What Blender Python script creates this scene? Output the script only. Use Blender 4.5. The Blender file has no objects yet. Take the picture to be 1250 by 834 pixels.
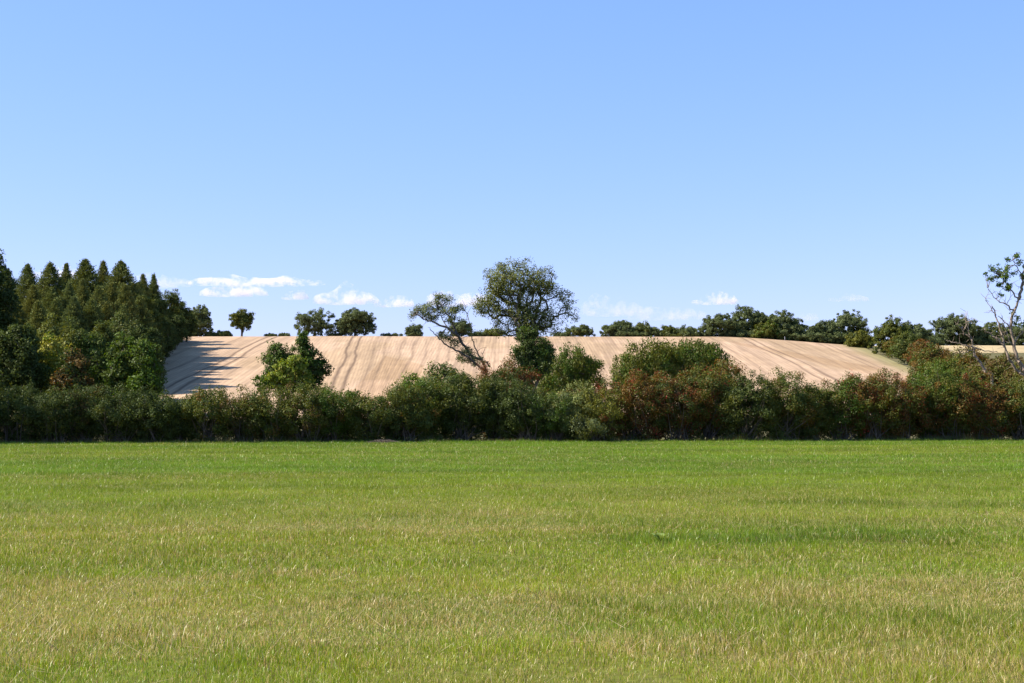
import bpy, math
import numpy as np
sc = bpy.context.scene
C = sc.collection
RNG = np.random.default_rng(11)
R = math.radians

# ------------------------------------------------------------------ camera
EYE = 1.65; FPX = 1736.0; PITCH = math.atan(83/FPX)
cam_d = bpy.data.cameras.new('camera'); cam = bpy.data.objects.new('camera', cam_d); C.objects.link(cam)
cam_d.sensor_width = 36; cam_d.lens = 50; cam_d.clip_start = 0.1; cam_d.clip_end = 80000
cam.location = (0, 0, EYE); cam.rotation_euler = (R(90)+PITCH, 0, 0)
sc.camera = cam
sc.render.resolution_x = 1024; sc.render.resolution_y = 683

def P(px, py, Y):                      # photo pixel at distance Y -> world
    a = (px-625)/FPX; b = (417-py)/FPX
    d = np.array([a, math.cos(PITCH)-b*math.sin(PITCH), math.sin(PITCH)+b*math.cos(PITCH)])
    d = d/d[1]*Y
    return np.array([d[0], Y, EYE+d[2]])
def M(px, Y): return px/FPX*Y          # photo pixels -> metres at distance Y

# ------------------------------------------------------------------ noise / terrain
def vnoise(x, y, seed=0):
    x = np.asarray(x, float); y = np.asarray(y, float)
    xi = np.floor(x).astype(np.int64); yi = np.floor(y).astype(np.int64)
    fx = x-xi; fy = y-yi; fx = fx*fx*(3-2*fx); fy = fy*fy*(3-2*fy)
    def h(a, b):
        n = (a*374761393 + b*668265263 + seed*1442695041) & 0x7fffffff
        n = ((n ^ (n >> 13))*1274126177) & 0x7fffffff
        return ((n ^ (n >> 16)) & 0xffff)/65535.0
    return (h(xi, yi)*(1-fx)+h(xi+1, yi)*fx)*(1-fy)+(h(xi, yi+1)*(1-fx)+h(xi+1, yi+1)*fx)*fy
def fbm(x, y, seed=0, o=4):
    s = 0; a = 0.5
    for k in range(o):
        s = s+a*vnoise(x*2**k, y*2**k, seed+k*7); a *= .5
    return s/(1-.5**o)
def sst(a, b, x):
    t = np.clip((x-a)/(b-a), 0, 1); return t*t*(3-2*t)
def hedge_y(x): return 71.3+0.13*np.asarray(x)+0.0*np.asarray(x)
def raw_hill(x, y):
    line = .134*12*np.logaddexp(0, (y-209)/12)
    top = 20.95-.012*np.minimum(y-361, 1400)
    k = .8
    h = -k*np.logaddexp(-line/k, -top/k)
    h = h-2.4*sst(51, 95, x)*sst(230, 361, y)
    return h
def ground_z(x, y):
    x = np.asarray(x, float); y = np.asarray(y, float)
    h = raw_hill(x, y)
    h = h-1.2*sst(8, 50, y-hedge_y(x))*(1-sst(190, 260, y))
    h = h+.16*(fbm(x/9, y/9, 3, 3)-.5)*(y < 400)*sst(0, 30, y-4)*.35
    h = h+.25*(fbm(x/40, y/40, 5, 2)-.5)*sst(120, 260, y)
    return h

# ------------------------------------------------------------------ mesh helpers
def mesh(name, V, F, mat, parent=None, col=None, smooth=False, uv=None):
    """V (n,3); F list of index arrays (m,k) ; col (n,4) point colour"""
    me = bpy.data.meshes.new(name)
    V = np.ascontiguousarray(V, np.float32)
    if not isinstance(F, list): F = [F]
    me.vertices.add(len(V)); me.vertices.foreach_set('co', V.ravel())
    li = np.concatenate([f.ravel() for f in F]).astype(np.int32)
    cnt = np.concatenate([np.full(len(f), f.shape[1]) for f in F]).astype(np.int32)
    st = np.concatenate([[0], np.cumsum(cnt)[:-1]]).astype(np.int32)
    me.loops.add(len(li)); me.loops.foreach_set('vertex_index', li)
    me.polygons.add(len(cnt)); me.polygons.foreach_set('loop_start', st)
    if smooth: me.polygons.foreach_set('use_smooth', np.ones(len(cnt), bool))
    me.update(calc_edges=True)
    if col is not None:
        a = me.color_attributes.new('Col', 'FLOAT_COLOR', 'POINT')
        c = np.ones((len(V), 4), np.float32); c[:, :3] = col[:, :3]
        a.data.foreach_set('color', c.ravel())
    me.materials.append(mat)
    o = bpy.data.objects.new(name, me); C.objects.link(o)
    if parent is not None: o.parent = parent
    return o
def tag(o, label=None, cat=None, group=None, kind=None):
    if label: o['label'] = label
    if cat: o['category'] = cat
    if group: o['group'] = group
    if kind: o['kind'] = kind
    return o
def thing(name, loc, label, cat, group=None):
    o = bpy.data.objects.new(name, None); C.objects.link(o); o.location = [float(v) for v in loc]
    o.empty_display_size = .3
    return tag(o, label, cat, group)

# ------------------------------------------------------------------ materials
def nmat(name):
    m = bpy.data.materials.new(name); m.use_nodes = True
    nt = m.node_tree; nt.nodes.clear()
    out = nt.nodes.new('ShaderNodeOutputMaterial')
    return m, nt, out
def leaf_mat(name, transl=.28, gloss=.012, rough=.5):
    m, nt, out = nmat(name); N = nt.nodes.new; L = nt.links.new
    at = N('ShaderNodeAttribute'); at.attribute_name = 'Col'
    d = N('ShaderNodeBsdfDiffuse'); t = N('ShaderNodeBsdfTranslucent'); g = N('ShaderNodeBsdfGlossy')
    g.inputs['Roughness'].default_value = rough; g.inputs['Color'].default_value = (.9, .95, .9, 1)
    hs = N('ShaderNodeHueSaturation'); hs.inputs['Hue'].default_value = .485; hs.inputs['Saturation'].default_value = 1.15; hs.inputs['Value'].default_value = 1.25
    L(at.outputs['Color'], d.inputs['Color']); L(at.outputs['Color'], hs.inputs['Color']); L(hs.outputs[0], t.inputs['Color'])
    a = N('ShaderNodeMixShader'); a.inputs[0].default_value = transl; L(d.outputs[0], a.inputs[1]); L(t.outputs[0], a.inputs[2])
    b = N('ShaderNodeMixShader'); b.inputs[0].default_value = gloss; L(a.outputs[0], b.inputs[1]); L(g.outputs[0], b.inputs[2])
    L(b.outputs[0], out.inputs[0]); return m
def bark_mat(name, c1, c2, scale=6):
    m, nt, out = nmat(name); N = nt.nodes.new; L = nt.links.new
    tc = N('ShaderNodeTexCoord'); n = N('ShaderNodeTexNoise'); n.inputs['Scale'].default_value = scale; n.inputs['Detail'].default_value = 6
    mp = N('ShaderNodeMapping'); mp.inputs['Scale'].default_value = (1, 1, .3)
    L(tc.outputs['Object'], mp.inputs[0]); L(mp.outputs[0], n.inputs['Vector'])
    cr = N('ShaderNodeValToRGB'); cr.color_ramp.elements[0].color = (*c1, 1); cr.color_ramp.elements[1].color = (*c2, 1)
    cr.color_ramp.elements[0].position = .35; cr.color_ramp.elements[1].position = .68
    L(n.outputs[0], cr.inputs[0])
    p = N('ShaderNodeBsdfPrincipled'); p.inputs['Roughness'].default_value = .9
    bp = N('ShaderNodeBump'); bp.inputs['Strength'].default_value = .6; bp.inputs['Distance'].default_value = .03
    L(n.outputs[0], bp.inputs['Height']); L(bp.outputs[0], p.inputs['Normal'])
    L(cr.outputs[0], p.inputs['Base Color']); L(p.outputs[0], out.inputs[0]); return m
MAT_LEAF = leaf_mat('leaf'); MAT_NEEDLE = leaf_mat('needle_spray', .15, .01, .6)
MAT_GRASS = leaf_mat('grass_blade', .36, .03, .38)
MAT_BERRY = leaf_mat('berry', .05, .015, .5)
MAT_BARK = bark_mat('bark', (.045, .035, .025), (.15, .12, .09))
MAT_DEAD = bark_mat('weathered_bark', (.10, .075, .05), (.34, .26, .19), 9)
def ground_mat():
    m, nt, out = nmat('meadow_soil_and_thatch'); N = nt.nodes.new; L = nt.links.new
    at = N('ShaderNodeAttribute'); at.attribute_name = 'Col'
    g = N('ShaderNodeNewGeometry'); n = N('ShaderNodeTexNoise'); n.inputs['Scale'].default_value = 9; n.inputs['Detail'].default_value = 8
    L(g.outputs['Position'], n.inputs['Vector'])
    mx = N('ShaderNodeMix'); mx.data_type = 'RGBA'; mx.blend_type = 'MULTIPLY'; mx.inputs[0].default_value = .8
    cr = N('ShaderNodeValToRGB'); cr.color_ramp.elements[0].position = .3; cr.color_ramp.elements[0].color = (.55, .5, .45, 1); cr.color_ramp.elements[1].position = .7; cr.color_ramp.elements[1].color = (1.25, 1.25, 1.1, 1)
    L(n.outputs[0], cr.inputs[0]); L(at.outputs['Color'], mx.inputs[6]); L(cr.outputs[0], mx.inputs[7])
    p = N('ShaderNodeBsdfPrincipled'); p.inputs['Roughness'].default_value = .95
    p.inputs['Specular IOR Level'].default_value = .1
    L(mx.outputs[2], p.inputs['Base Color']); L(p.outputs[0], out.inputs[0]); return m
MAT_GROUND = ground_mat()
def stubble_mat():
    m, nt, out = nmat('dry_stubble'); N = nt.nodes.new; L = nt.links.new
    at = N('ShaderNodeAttribute'); at.attribute_name = 'Col'
    g = N('ShaderNodeNewGeometry')
    mp = N('ShaderNodeMapping'); mp.inputs['Scale'].default_value = (2.0, .09, .09)
    n = N('ShaderNodeTexNoise'); n.inputs['Scale'].default_value = 1.1; n.inputs['Detail'].default_value = 9; n.inputs['Roughness'].default_value = .7
    L(g.outputs['Position'], mp.inputs[0]); L(mp.outputs[0], n.inputs['Vector'])
    mx = N('ShaderNodeMix'); mx.data_type = 'RGBA'; mx.blend_type = 'MULTIPLY'; mx.inputs[0].default_value = .8
    cr = N('ShaderNodeValToRGB'); cr.color_ramp.elements[0].position = .3; cr.color_ramp.elements[0].color = (.74, .72, .70, 1); cr.color_ramp.elements[1].position = .7; cr.color_ramp.elements[1].color = (1.16, 1.16, 1.18, 1)
    L(n.outputs[0], cr.inputs[0]); L(at.outputs['Color'], mx.inputs[6]); L(cr.outputs[0], mx.inputs[7])
    p = N('ShaderNodeBsdfPrincipled'); p.inputs['Roughness'].default_value = .9; p.inputs['Specular IOR Level'].default_value = .2
    bp = N('ShaderNodeBump'); bp.inputs['Strength'].default_value = .7; bp.inputs['Distance'].default_value = .12
    L(n.outputs[0], bp.inputs['Height']); L(bp.outputs[0], p.inputs['Normal'])
    L(mx.outputs[2], p.inputs['Base Color']); L(p.outputs[0], out.inputs[0]); return m
MAT_STUB = stubble_mat()

# ------------------------------------------------------------------ ground sheet
def axis(core0, core1, step, lim):
    a = list(np.arange(core0, core1+1e-6, step)); s = step
    while a[-1] < lim: s *= 1.35; a.append(a[-1]+s)
    s = step
    while a[0] > -lim: s *= 1.35; a.insert(0, a[0]-s)
    return np.array(a)
def grid(xs, ys):
    X, Y = np.meshgrid(xs, ys); nx = len(xs); ny = len(ys)
    i = np.arange(nx*ny).reshape(ny, nx)
    F = np.stack([i[:-1, :-1], i[:-1, 1:], i[1:, 1:], i[1:, :-1]], -1).reshape(-1, 4)
    return X, Y, F
xs = axis(-130, 150, 1.6, 30000); ys = axis(-10, 430, 1.3, 30000)
X, Y, F = grid(xs, ys)
Z = ground_z(X, Y)
m = fbm(X/6, Y/2.2, 21, 3)[..., None]
near = np.array([.085, .125, .014])*(1-m)+np.array([.145, .135, .032])*m
far = np.array([.10, .10, .045])*(1-m)+np.array([.15, .13, .07])*m
w = sst(2, 10, Y-hedge_y(X))[..., None]
tag(mesh('ground', np.stack([X, Y, Z], -1).reshape(-1, 3), F, MAT_GROUND, col=(near*(1-w)+far*w).reshape(-1, 3), smooth=True), kind='structure')

# ------------------------------------------------------------------ stubble field on the hill
us = np.linspace(-112, 88, 1500); ys = np.concatenate([np.linspace(212, 356, 190), np.linspace(356.5, 372, 32)])
U, Y, F = grid(us, ys)
k = -.22*U*np.exp(-((np.abs(U)-36)/16)**2)*np.where(U < 0, 1, .4)      # tramlines bow a little
X = U+k*(361-Y)/111
X = np.where(U > 60, U-(U-60)/28*9*(361-Y)/91, X)
Z = ground_z(X, Y)+.05
wob = .8*(fbm(U*0+1.3, Y/38, 9, 2)-.5)*2
wob2 = .28*(fbm(U*.12, Y/9, 19, 2)-.5)*2
def dist_line(u0, w): return np.exp(-((U+wob*1.0+wob2-u0)/w)**2)
dark = np.zeros_like(U)
def U0(px): return (px-625)/FPX*361
for px, s in ((334, 1.), (437, 1.), (697, .45), (862, .45), (909, .8), (1002, .5), (240, .5), (562, .5)):
    for q in (-1, 1): dark += s*dist_line(U0(px)+q*1.05, .34)
for px, s in ((270, .3), (300, .55), (355, .25), (376, .3), (395, .22), (462, .42), (476, .5), (497, .42), (513, .5), (530, .35), (545, .3), (590, .4), (606, .4), (622, .3), (722, .3),
              (745, .3), (770, .25), (800, .25), (880, .25), (935, .25), (958, .22), (980, .25), (1030, .3), (1048, .25)):
    dark += s*dist_line(U0(px), .45)*(.5+fbm(U/3, Y/14, 31, 2))
rows = .5+.5*np.sin(U*2*math.pi/.75+fbm(U/8, Y/40, 2, 2)*3)  # stubble rows as stripes, the shade cast by the straw put into the colour
sw = vnoise(U/3.7, Y*0+.5, 77)                                     # combine swaths
patch = fbm(X/17, Y/30, 41, 3)
base = np.array([.445, .31, .20]); br = np.array([.36, .25, .14])
cc = base*(1-.0)+np.zeros(U.shape+(3,))
p = sst(.5, .66, patch)[..., None]; cc = cc*(1-.6*p)+br*.6*p
# turned-straw triangles where the combine changed swath
tri = ((X > U0(560)-14) & (X < U0(560)-4) & (Y < 300+ (X-U0(560)+14)*-2.0+8)) | ((X > U0(880)) & (X < U0(880)+22) & (Y < 345-(X-U0(880))*2.6) & (Y > 335-(X-U0(880))*4))
cc = np.where(tri[..., None], cc*np.array([.90, .86, .80]), cc)
cc = cc*(1+.14*(sw-.5))[..., None]*(1-.16*rows)[..., None]*(1+.45*(fbm(U*1.1, Y/26, 51, 3)-.5))[..., None]*(1+.25*(fbm(X/4, Y/5, 52, 3)-.5))[..., None]
dk = np.clip(dark, 0, 1)[..., None]
cc = cc*(1-.92*dk)+np.array([.14, .09, .055])*.92*dk
edge = sst(80, 87.5, U)[..., None]*.8; cc = cc*(1-edge)+np.array([.20, .19, .07])*edge
tag(mesh('stubble_field', np.stack([X, Y, Z], -1).reshape(-1, 3), F, MAT_STUB, col=cc.reshape(-1, 3), smooth=True), kind='structure')
# dry field beyond the bushes on the right
xs = np.linspace(92, 190, 90); ys = np.linspace(338, 372, 40); X, Y, F = grid(xs, ys)
cc = np.array([.42, .33, .18])*(.8+.4*fbm(X/5, Y/14, 61, 3))[..., None]
tag(mesh('far_stubble_field', np.stack([X, Y, ground_z(X, Y)+.05], -1).reshape(-1, 3), F, MAT_STUB, col=cc.reshape(-1, 3), smooth=True), kind='structure')

# ------------------------------------------------------------------ grass blades
def grass():
    VV = []; FF = []; CC = []; off = 0
    rng = np.random.default_rng(5)
    bands = [(5.5, 9, 8500, .0032, .050), (9, 14, 6800, .004, .052), (14, 20, 4000, .0052, .054), (20, 30, 1900, .007, .056), (30, 45, 1000, .0095, .06), (45, 76.5, 520, .014, .062)]
    for (y0, y1, dens, w, hgt) in bands:
        half = lambda y: .40*y+6.5
        n = int(dens*(half(y0)+half(y1))*(y1-y0))
        y = rng.uniform(y0, y1, n); x = rng.uniform(-1, 1, n)*half(y1)
        keep = (np.abs(x) < half(y)) & (y < hedge_y(x)+1.2) & ((np.abs(x) < .37*y+.8) | (rng.random(n) < .5))
        # clumping
        cl = fbm(x*4, y*4, 91, 2); keep &= rng.random(n) < (.62+.75*(cl-.35))
        bare = fbm(x*1.1+7, y*.8, 17, 3)
        keep &= ~((bare < .27) & (y < 22) & (rng.random(n) < .65))
        x = x[keep]; y = y[keep]; cl = cl[keep]; n = len(x)
        z = ground_z(x, y)
        pn = fbm(x/5, y/2.3, 21, 3); pb = fbm(x/2.2+9, y/1.1, 33, 3)
        big = fbm(x/24+3, y/7, 71, 2)
        # straw fraction: mostly near the camera, in patches
        nearf = 1-sst(14, 31, y+7*(fbm(x/9, y/6, 44, 2)-.5))
        straw = .04+.10*(1-nearf)*sst(.5, .75, pn)+nearf*(.16+.42*sst(.48, .72, pb)+.16*sst(.48, .7, pn))
        if y0 < 22:
            s2 = np.exp(-(((x-3.0)/3.2)**2+((y-12.6)/1.1)**2))+np.exp(-(((x-5.0)/1.6)**2+((y-13.5)/.9)**2))+np.exp(-(((x+2)/2.8)**2+((y-10.6)/.8)**2))
            straw += .35*np.clip(s2, 0, 1)
        # lush dark strip
        lush = np.exp(-(((x-2.5)/2.0)**2+((y-18.0)/.7)**2))+np.exp(-(((x-4.9)/1.9)**2+((y-19.2)/.8)**2))*.7+.8*np.exp(-(((x-.9)/.55)**2+((y-24.5)/.7)**2))
        lush = np.clip(lush, 0, 1)
        straw = np.clip(straw+.06*(rng.random(n)-.5), 0, .62)*(1-.9*lush)
        iss = rng.random(n) < straw*.95
        t = rng.random(n)[:, None]; gr = nearf[:, None]
        yel = np.clip(gr*(.62+.4*sst(.35, .65, pn)[:, None])+(1-gr)*(.15+.6*sst(.48, .7, big)[:, None]*.8+.15*sst(.4, .7, pn)[:, None]), 0, 1)
        g_far = np.array([.095, .210, .008])*(1-t)+np.array([.185, .33, .018])*t
        g_yel = np.array([.17, .245, .010])*(1-t)+np.array([.31, .365, .022])*t
        c = g_far*(1-yel)+g_yel*yel
        lu = np.array([.06, .14, .02])*(1-t)+np.array([.11, .20, .04])*t
        c = c*(1-.5*lush[:, None])+lu*.5*lush[:, None]
        c = c*(1-.22*(sst(.35, .7, fbm(x/7, y/1.9, 81, 3)))[:, None]*(1-gr*.4))*(1+.5*(fbm(x/1.3, y/1.1, 87, 2)-.5))[:, None]
        sc_ = np.array([.42, .33, .09])*(1-t)+np.array([.62, .50, .22])*t
        c = np.where(iss[:, None], sc_, c)
        # thin scatter of bleached lying straws
        brn = (rng.random(n) < .05*nearf+.02)[:, None]; c = np.where(brn, np.array([.22, .14, .07])*(.7+.6*t), c)
        tf = fbm(x*1.7+5, y*1.7, 123, 3); h = hgt*rng.uniform(.4, 1.3, n)*(1+.5*(cl-.5))*(1+.4*lush)*(.72+.9*sst(.3, .75, tf))
        h = np.where(iss & (rng.random(n) < .035), h*2.1, h)
        h *= 1+.9*sst(-1.2, .6, y-hedge_y(x))
        az = rng.uniform(0, 2*math.pi, n); lean = np.abs(rng.normal(0, .6, n))+np.where(iss, .25, 0)
        lean = np.clip(lean, 0, 1.35)
        dx = np.cos(az)*np.sin(lean); dy = np.sin(az)*np.sin(lean); dz = np.cos(lean)
        wa = rng.uniform(0, 2*math.pi, n); ww = w*rng.uniform(.6, 1.3, n)
        wx = np.cos(wa)*ww/2; wy = np.sin(wa)*ww/2*.6
        c = c*np.array([.97, .965, 1.02]); b = np.stack([x, y, z-.004], -1); wv = np.stack([wx, wy, 0*wx], -1)
        d = np.stack([dx, dy, dz], -1)*h[:, None]
        if y0 < 20:
            mid = b+np.stack([dx*.35, dy*.35, dz*.6+.05], -1)*h[:, None]
            V = np.stack([b-wv, b+wv, mid-wv*.8, mid+wv*.8, b+d], 1).reshape(-1, 3)
            i = (np.arange(n)*5)[:, None]+off
            FF += [i+np.array([0, 1, 3]), i+np.array([0, 3, 2]), i+np.array([2, 3, 4])]; kk = 5
        else:
            V = np.stack([b-wv, b+wv, b+d], 1).reshape(-1, 3)
            i = (np.arange(n)*3)[:, None]+off; FF.append(i+np.array([0, 1, 2])); kk = 3
        VV.append(V); CC.append(np.repeat(c, kk, 0)); off += len(V)
    o = mesh('grass', np.concatenate(VV), [np.concatenate(FF)], MAT_GRASS, col=np.concatenate(CC))
    tag(o, 'short green and straw coloured meadow grass in the foreground', 'grass', kind='stuff')
    print('grass tris', sum(len(f) for f in FF))
grass()
def rough_grass():
    rng = np.random.default_rng(8); n = 30000
    x = rng.uniform(-40, 48, n); y = hedge_y(x)+.75+rng.random(n)**1.4*1.3; keep = rng.random(n) < .25+.9*sst(.35, .7, vnoise(x*.9, y*.3, 6)); x = x[keep]; y = y[keep]; n = len(x)
    h = rng.uniform(.12, .34, n)*(.5+1.1*vnoise(x*.5, y*0, 4)); az = rng.uniform(0, 6.28, n); ln = np.abs(rng.normal(0, .35, n))
    b = np.stack([x, y, ground_z(x, y)], -1); d = np.stack([np.cos(az)*np.sin(ln), np.sin(az)*np.sin(ln), np.cos(ln)], -1)*h[:, None]
    w = rng.uniform(0, 6.28, n); wv = np.stack([np.cos(w), np.sin(w), 0*w], -1)*.008
    V = np.stack([b-wv, b+wv, b+d], 1).reshape(-1, 3); t = rng.random(n)[:, None]; dry = rng.random(n)[:, None] < .45
    c = np.where(dry, np.array([.20, .14, .06])*(.35+.6*t), np.array([.05, .09, .015])*(.6+t))
    tag(mesh('rough_grass', V, np.arange(3*n).reshape(n, 3), MAT_GRASS, col=np.repeat(c, 3, 0)), 'taller dry and green grass along the foot of the hedge', 'grass', kind='stuff')
rough_grass()
def straws():
    rng = np.random.default_rng(18); n = 2600
    y = 5.5+17*rng.random(n)**1.3; x = rng.uniform(-1, 1, n)*(.4*y+2)
    keep = fbm(x/2.2+9, y/1.1, 33, 3) > .47; x = x[keep]; y = y[keep]; n = len(x)
    az = rng.uniform(0, 6.28, n); L = rng.uniform(.08, .24, n); el = rng.uniform(.05, .9, n)
    b = np.stack([x, y, ground_z(x, y)+.02], -1); d = np.stack([np.cos(az)*np.cos(el), np.sin(az)*np.cos(el), np.sin(el)], -1)*L[:, None]
    V, F = tubes(b, b+d, np.full(n, .0017), np.full(n, .0010), 3)
    c = np.repeat(np.array([.62, .52, .30])*(.6+.5*rng.random(n))[:, None], 6, 0)
    tag(mesh('loose_straw', V, F, MAT_GRASS, col=c), 'scattered bleached straws lying in the near meadow grass', 'straw', kind='stuff')

# ------------------------------------------------------------------ foliage machinery
def unit(v): return v/np.maximum(np.linalg.norm(v, axis=-1, keepdims=True), 1e-9)
def leaf_quads(c, size, aspect, rng, axisb=None, nrm=None):
    n = len(c)
    a = unit(rng.normal(size=(n, 3))) if axisb is None else unit(axisb+rng.normal(size=(n, 3))*.45)
    nb = unit(rng.normal(size=(n, 3))+np.array([0, 0, .55])) if nrm is None else unit(rng.normal(size=(n, 3))*.42+nrm+np.array([0, 0, .25]))
    b = unit(np.cross(a, nb)); s = (size*rng.uniform(.6, 1.35, n))[:, None]
    V = np.stack([c-a*s*.5, c+b*s*aspect*.5, c+a*s*.5, c-b*s*aspect*.5], 1)
    nn = np.cross(a, b); V[:, 1] += nn*s*.1; V[:, 3] += nn*s*.1
    return V.reshape(-1, 3), np.arange(n*4).reshape(n, 4)
def tubes(p0, p1, r0, r1, k=5):
    p0 = np.asarray(p0, float); p1 = np.asarray(p1, float); n = len(p0); d = unit(p1-p0)
    ref = np.where(np.abs(d[:, 2:3]) > .9, np.array([[1., 0, 0]]), np.array([[0, 0, 1.]]))
    u = unit(np.cross(d, ref)); v = np.cross(d, u)
    an = np.arange(k)*2*math.pi/k
    ring = u[:, None]*np.cos(an)[None, :, None]+v[:, None]*np.sin(an)[None, :, None]
    A = p0[:, None]+ring*np.asarray(r0)[:, None, None]; B = (p1+d*np.asarray(r1)[:, None]*.4)[:, None]+ring*np.asarray(r1)[:, None, None]
    V = np.concatenate([A, B], 1).reshape(-1, 3)
    i = (np.arange(n)*2*k)[:, None, None]; q = np.arange(k); q2 = (q+1) % k
    F = (i+np.stack([q, q2, q2+k, q+k], -1)[None]).reshape(-1, 4)
    return V, F
def skeleton(centers, trunk, rng, tip_r=.012, trunk_r=.2, expo=.5, k=5):
    """trunk: list of points; connect every clump centre to the growing tree"""
    trunk = np.array(trunk, float); fork = trunk[-1]
    nodes = [*trunk]; par = [-1]+list(range(len(trunk)-1))
    order = np.argsort(np.linalg.norm(centers-fork, axis=1)+centers[:, 2]*.15)
    t0 = max(0, len(trunk)-3)
    for ci in order:
        c = centers[ci]; A = np.array(nodes)
        dr = np.linalg.norm(A-fork, axis=1); dc = np.linalg.norm(c-fork)
        cost = np.linalg.norm(A-c, axis=1)+np.where(dr > dc, 5, 0)+dr*.12+np.maximum(A[:, 2]-c[2], 0)*.6
        cost[:t0] += 3
        j = int(np.argmin(cost)); L = np.linalg.norm(c-A[j])
        m = (A[j]+c)/2+rng.normal(size=3)*L*.07+np.array([0, 0, -L*.04])
        nodes.append(m); par.append(j); nodes.append(c); par.append(len(nodes)-2)
    A = np.array(nodes); cnt = np.zeros(len(A)); cnt[len(trunk):] = .5
    for i in range(len(A)-1, 0, -1): cnt[par[i]] += cnt[i]
    r = tip_r*np.maximum(cnt, .5)**expo
    sc_ = trunk_r/r[0]
    r = np.where(r > tip_r*2, r*(1+(sc_-1)*np.minimum(1, (r-tip_r*2)/(r[0]-tip_r*2+1e-9))), r)
    idx = np.arange(1, len(A)); pj = np.array(par)[1:]
    return tubes(A[pj], A[idx], r[pj]*np.where(pj < len(trunk), 1, .0)+np.where(pj < len(trunk), 0, np.minimum(r[pj], r[idx]*1.5)), r[idx], k)

PAL = {
 'hazeoak': ([.075, .100, .036], [.145, .175, .062]),  # ridge oaks: lighter and bluer, distance haze put into the leaf colour
 'hazedark': ([.055, .076, .028], [.105, .128, .046]),  # darker ridge leaves, haze put into the colour likewise
 'oak':    ([.048, .074, .016], [.095, .122, .030]),
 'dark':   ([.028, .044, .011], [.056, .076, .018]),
 'olive':  ([.070, .084, .012], [.125, .130, .022]),
 'green':  ([.044, .085, .010], [.090, .145, .020]),
 'bright': ([.095, .150, .014], [.210, .250, .035]),
 'yellow': ([.200, .210, .030], [.340, .320, .070]),
 'willow': ([.160, .190, .055], [.265, .285, .095]),
 'silver': ([.080, .105, .040], [.135, .160, .070]),
 'red':    ([.100, .042, .015], [.170, .062, .022]),
 'rust':   ([.120, .072, .016], [.185, .105, .024]),
 'brown':  ([.080, .055, .018], [.135, .090, .030]),
 'conifer':([.090, .120, .034], [.175, .200, .058]),
 'coniferb':([.100, .115, .028], [.190, .190, .048]),
 'goldbush':([.120, .130, .018], [.195, .185, .030]),
}
def colours(n, mix, rng, clump=None):
    """mix: list of (palette, weight); clump (n,) clump index keeps colours together"""
    names = [m_[0] for m_ in mix]; w = np.array([m_[1] for m_ in mix], float); w /= w.sum()
    if clump is None: pick = rng.choice(len(mix), n, p=w)
    else:
        nc = clump.max()+1; cp = rng.choice(len(mix), nc, p=w); own = rng.choice(len(mix), n, p=w)
        pick = np.where(rng.random(n) < .72, cp[clump], own)
    lo = np.array([PAL[k_][0] for k_ in names])[pick]; hi = np.array([PAL[k_][1] for k_ in names])[pick]
    t = rng.random(n)
    if clump is not None: t = .55*t+.45*rng.random(clump.max()+1)[clump]
    return lo+(hi-lo)*t[:, None]
def sample_blobs(blobs, n, rng, shell=3.2):
    """blobs: (cx,cy,cz,rx,ry,rz[,weight])"""
    w = np.array([(b[6] if len(b) > 6 else 1)*(b[3]*b[4]*b[5])**.8 for b in blobs]); w /= w.sum()
    pick = rng.choice(len(blobs), n, p=w); B = np.array([b[:6] for b in blobs])[pick]
    d = unit(rng.normal(size=(n, 3))); r = rng.random(n)**(1/shell)
    # lumpy radius
    r = r*(.86+.28*vnoise(d[:, 0]*2.2+pick*3.1, d[:, 2]*2.2+d[:, 1]*2, int(rng.integers(999))))
    return B[:, :3]+d*r[:, None]*B[:, 3:6], d
def foliage(centers, crad, per, size, aspect, mix, rng, vert=1., axis_up=False, gap=0.):
    n = len(centers); k = np.repeat(np.arange(n), per)
    rad = crad*rng.uniform(.6, 1.35, n)
    off = rng.normal(size=(len(k), 3))*.55; ln = np.linalg.norm(off, axis=1, keepdims=True); off = off/np.maximum(ln, 1)*1.0
    off[:, 2] *= vert
    c = centers[k]+off*rad[k][:, None]
    col = colours(len(k), mix, rng, k)
    mid = centers.mean(0); ext = centers.std(0)+1e-3
    nrm = unit(off)*.75+unit((c-mid)/ext)*.55
    V, F = leaf_quads(c, size, aspect, rng, np.tile([0, 0, 1.2], (len(k), 1)) if axis_up else None, nrm)
    return V, F, np.repeat(col, 4, 0)

def tree(name, label, cat, group, base, trunk, blobs, ncl, per, crad, leaf, mix, trunk_r=.2, seed=1, aspect=.6, shell=3.2, bark=None, extra=None, vert=.8, mb=12, aup=False, parts=('trunk', 'crown'), skel_n=None):
    """all coordinates world; stored relative to base"""
    rng = np.random.default_rng(seed); base = np.array(base, float)
    t = thing(name, base, label, cat, group)
    cen, _ = sample_blobs([tuple(np.array(b[:3])-base)+tuple(b[3:]) for b in blobs], ncl, rng, shell)
    gz_ = ground_z(cen[:, 0]+base[0], cen[:, 1]+base[1])-base[2]
    cen[:, 2] = np.maximum(cen[:, 2], gz_+crad*.5)
    tr = [np.array(p_)-base for p_ in trunk]
    sk = cen if skel_n is None else cen[:skel_n]
    V, F = skeleton(sk, tr, rng, trunk_r=trunk_r)
    mesh(parts[0], V, F, bark or MAT_BARK, t, smooth=True)
    V, F, c = foliage(cen, crad, per, leaf, aspect, mix, rng, vert, aup)
    if extra is not None:
        V2, F2, c2 = extra(rng, base); F = np.concatenate([F, F2+len(V)]); V = np.concatenate([V, V2]); c = np.concatenate([c, c2])
    mesh(parts[1], V, F, MAT_LEAF, t, col=c)
    return t

straws()
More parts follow.
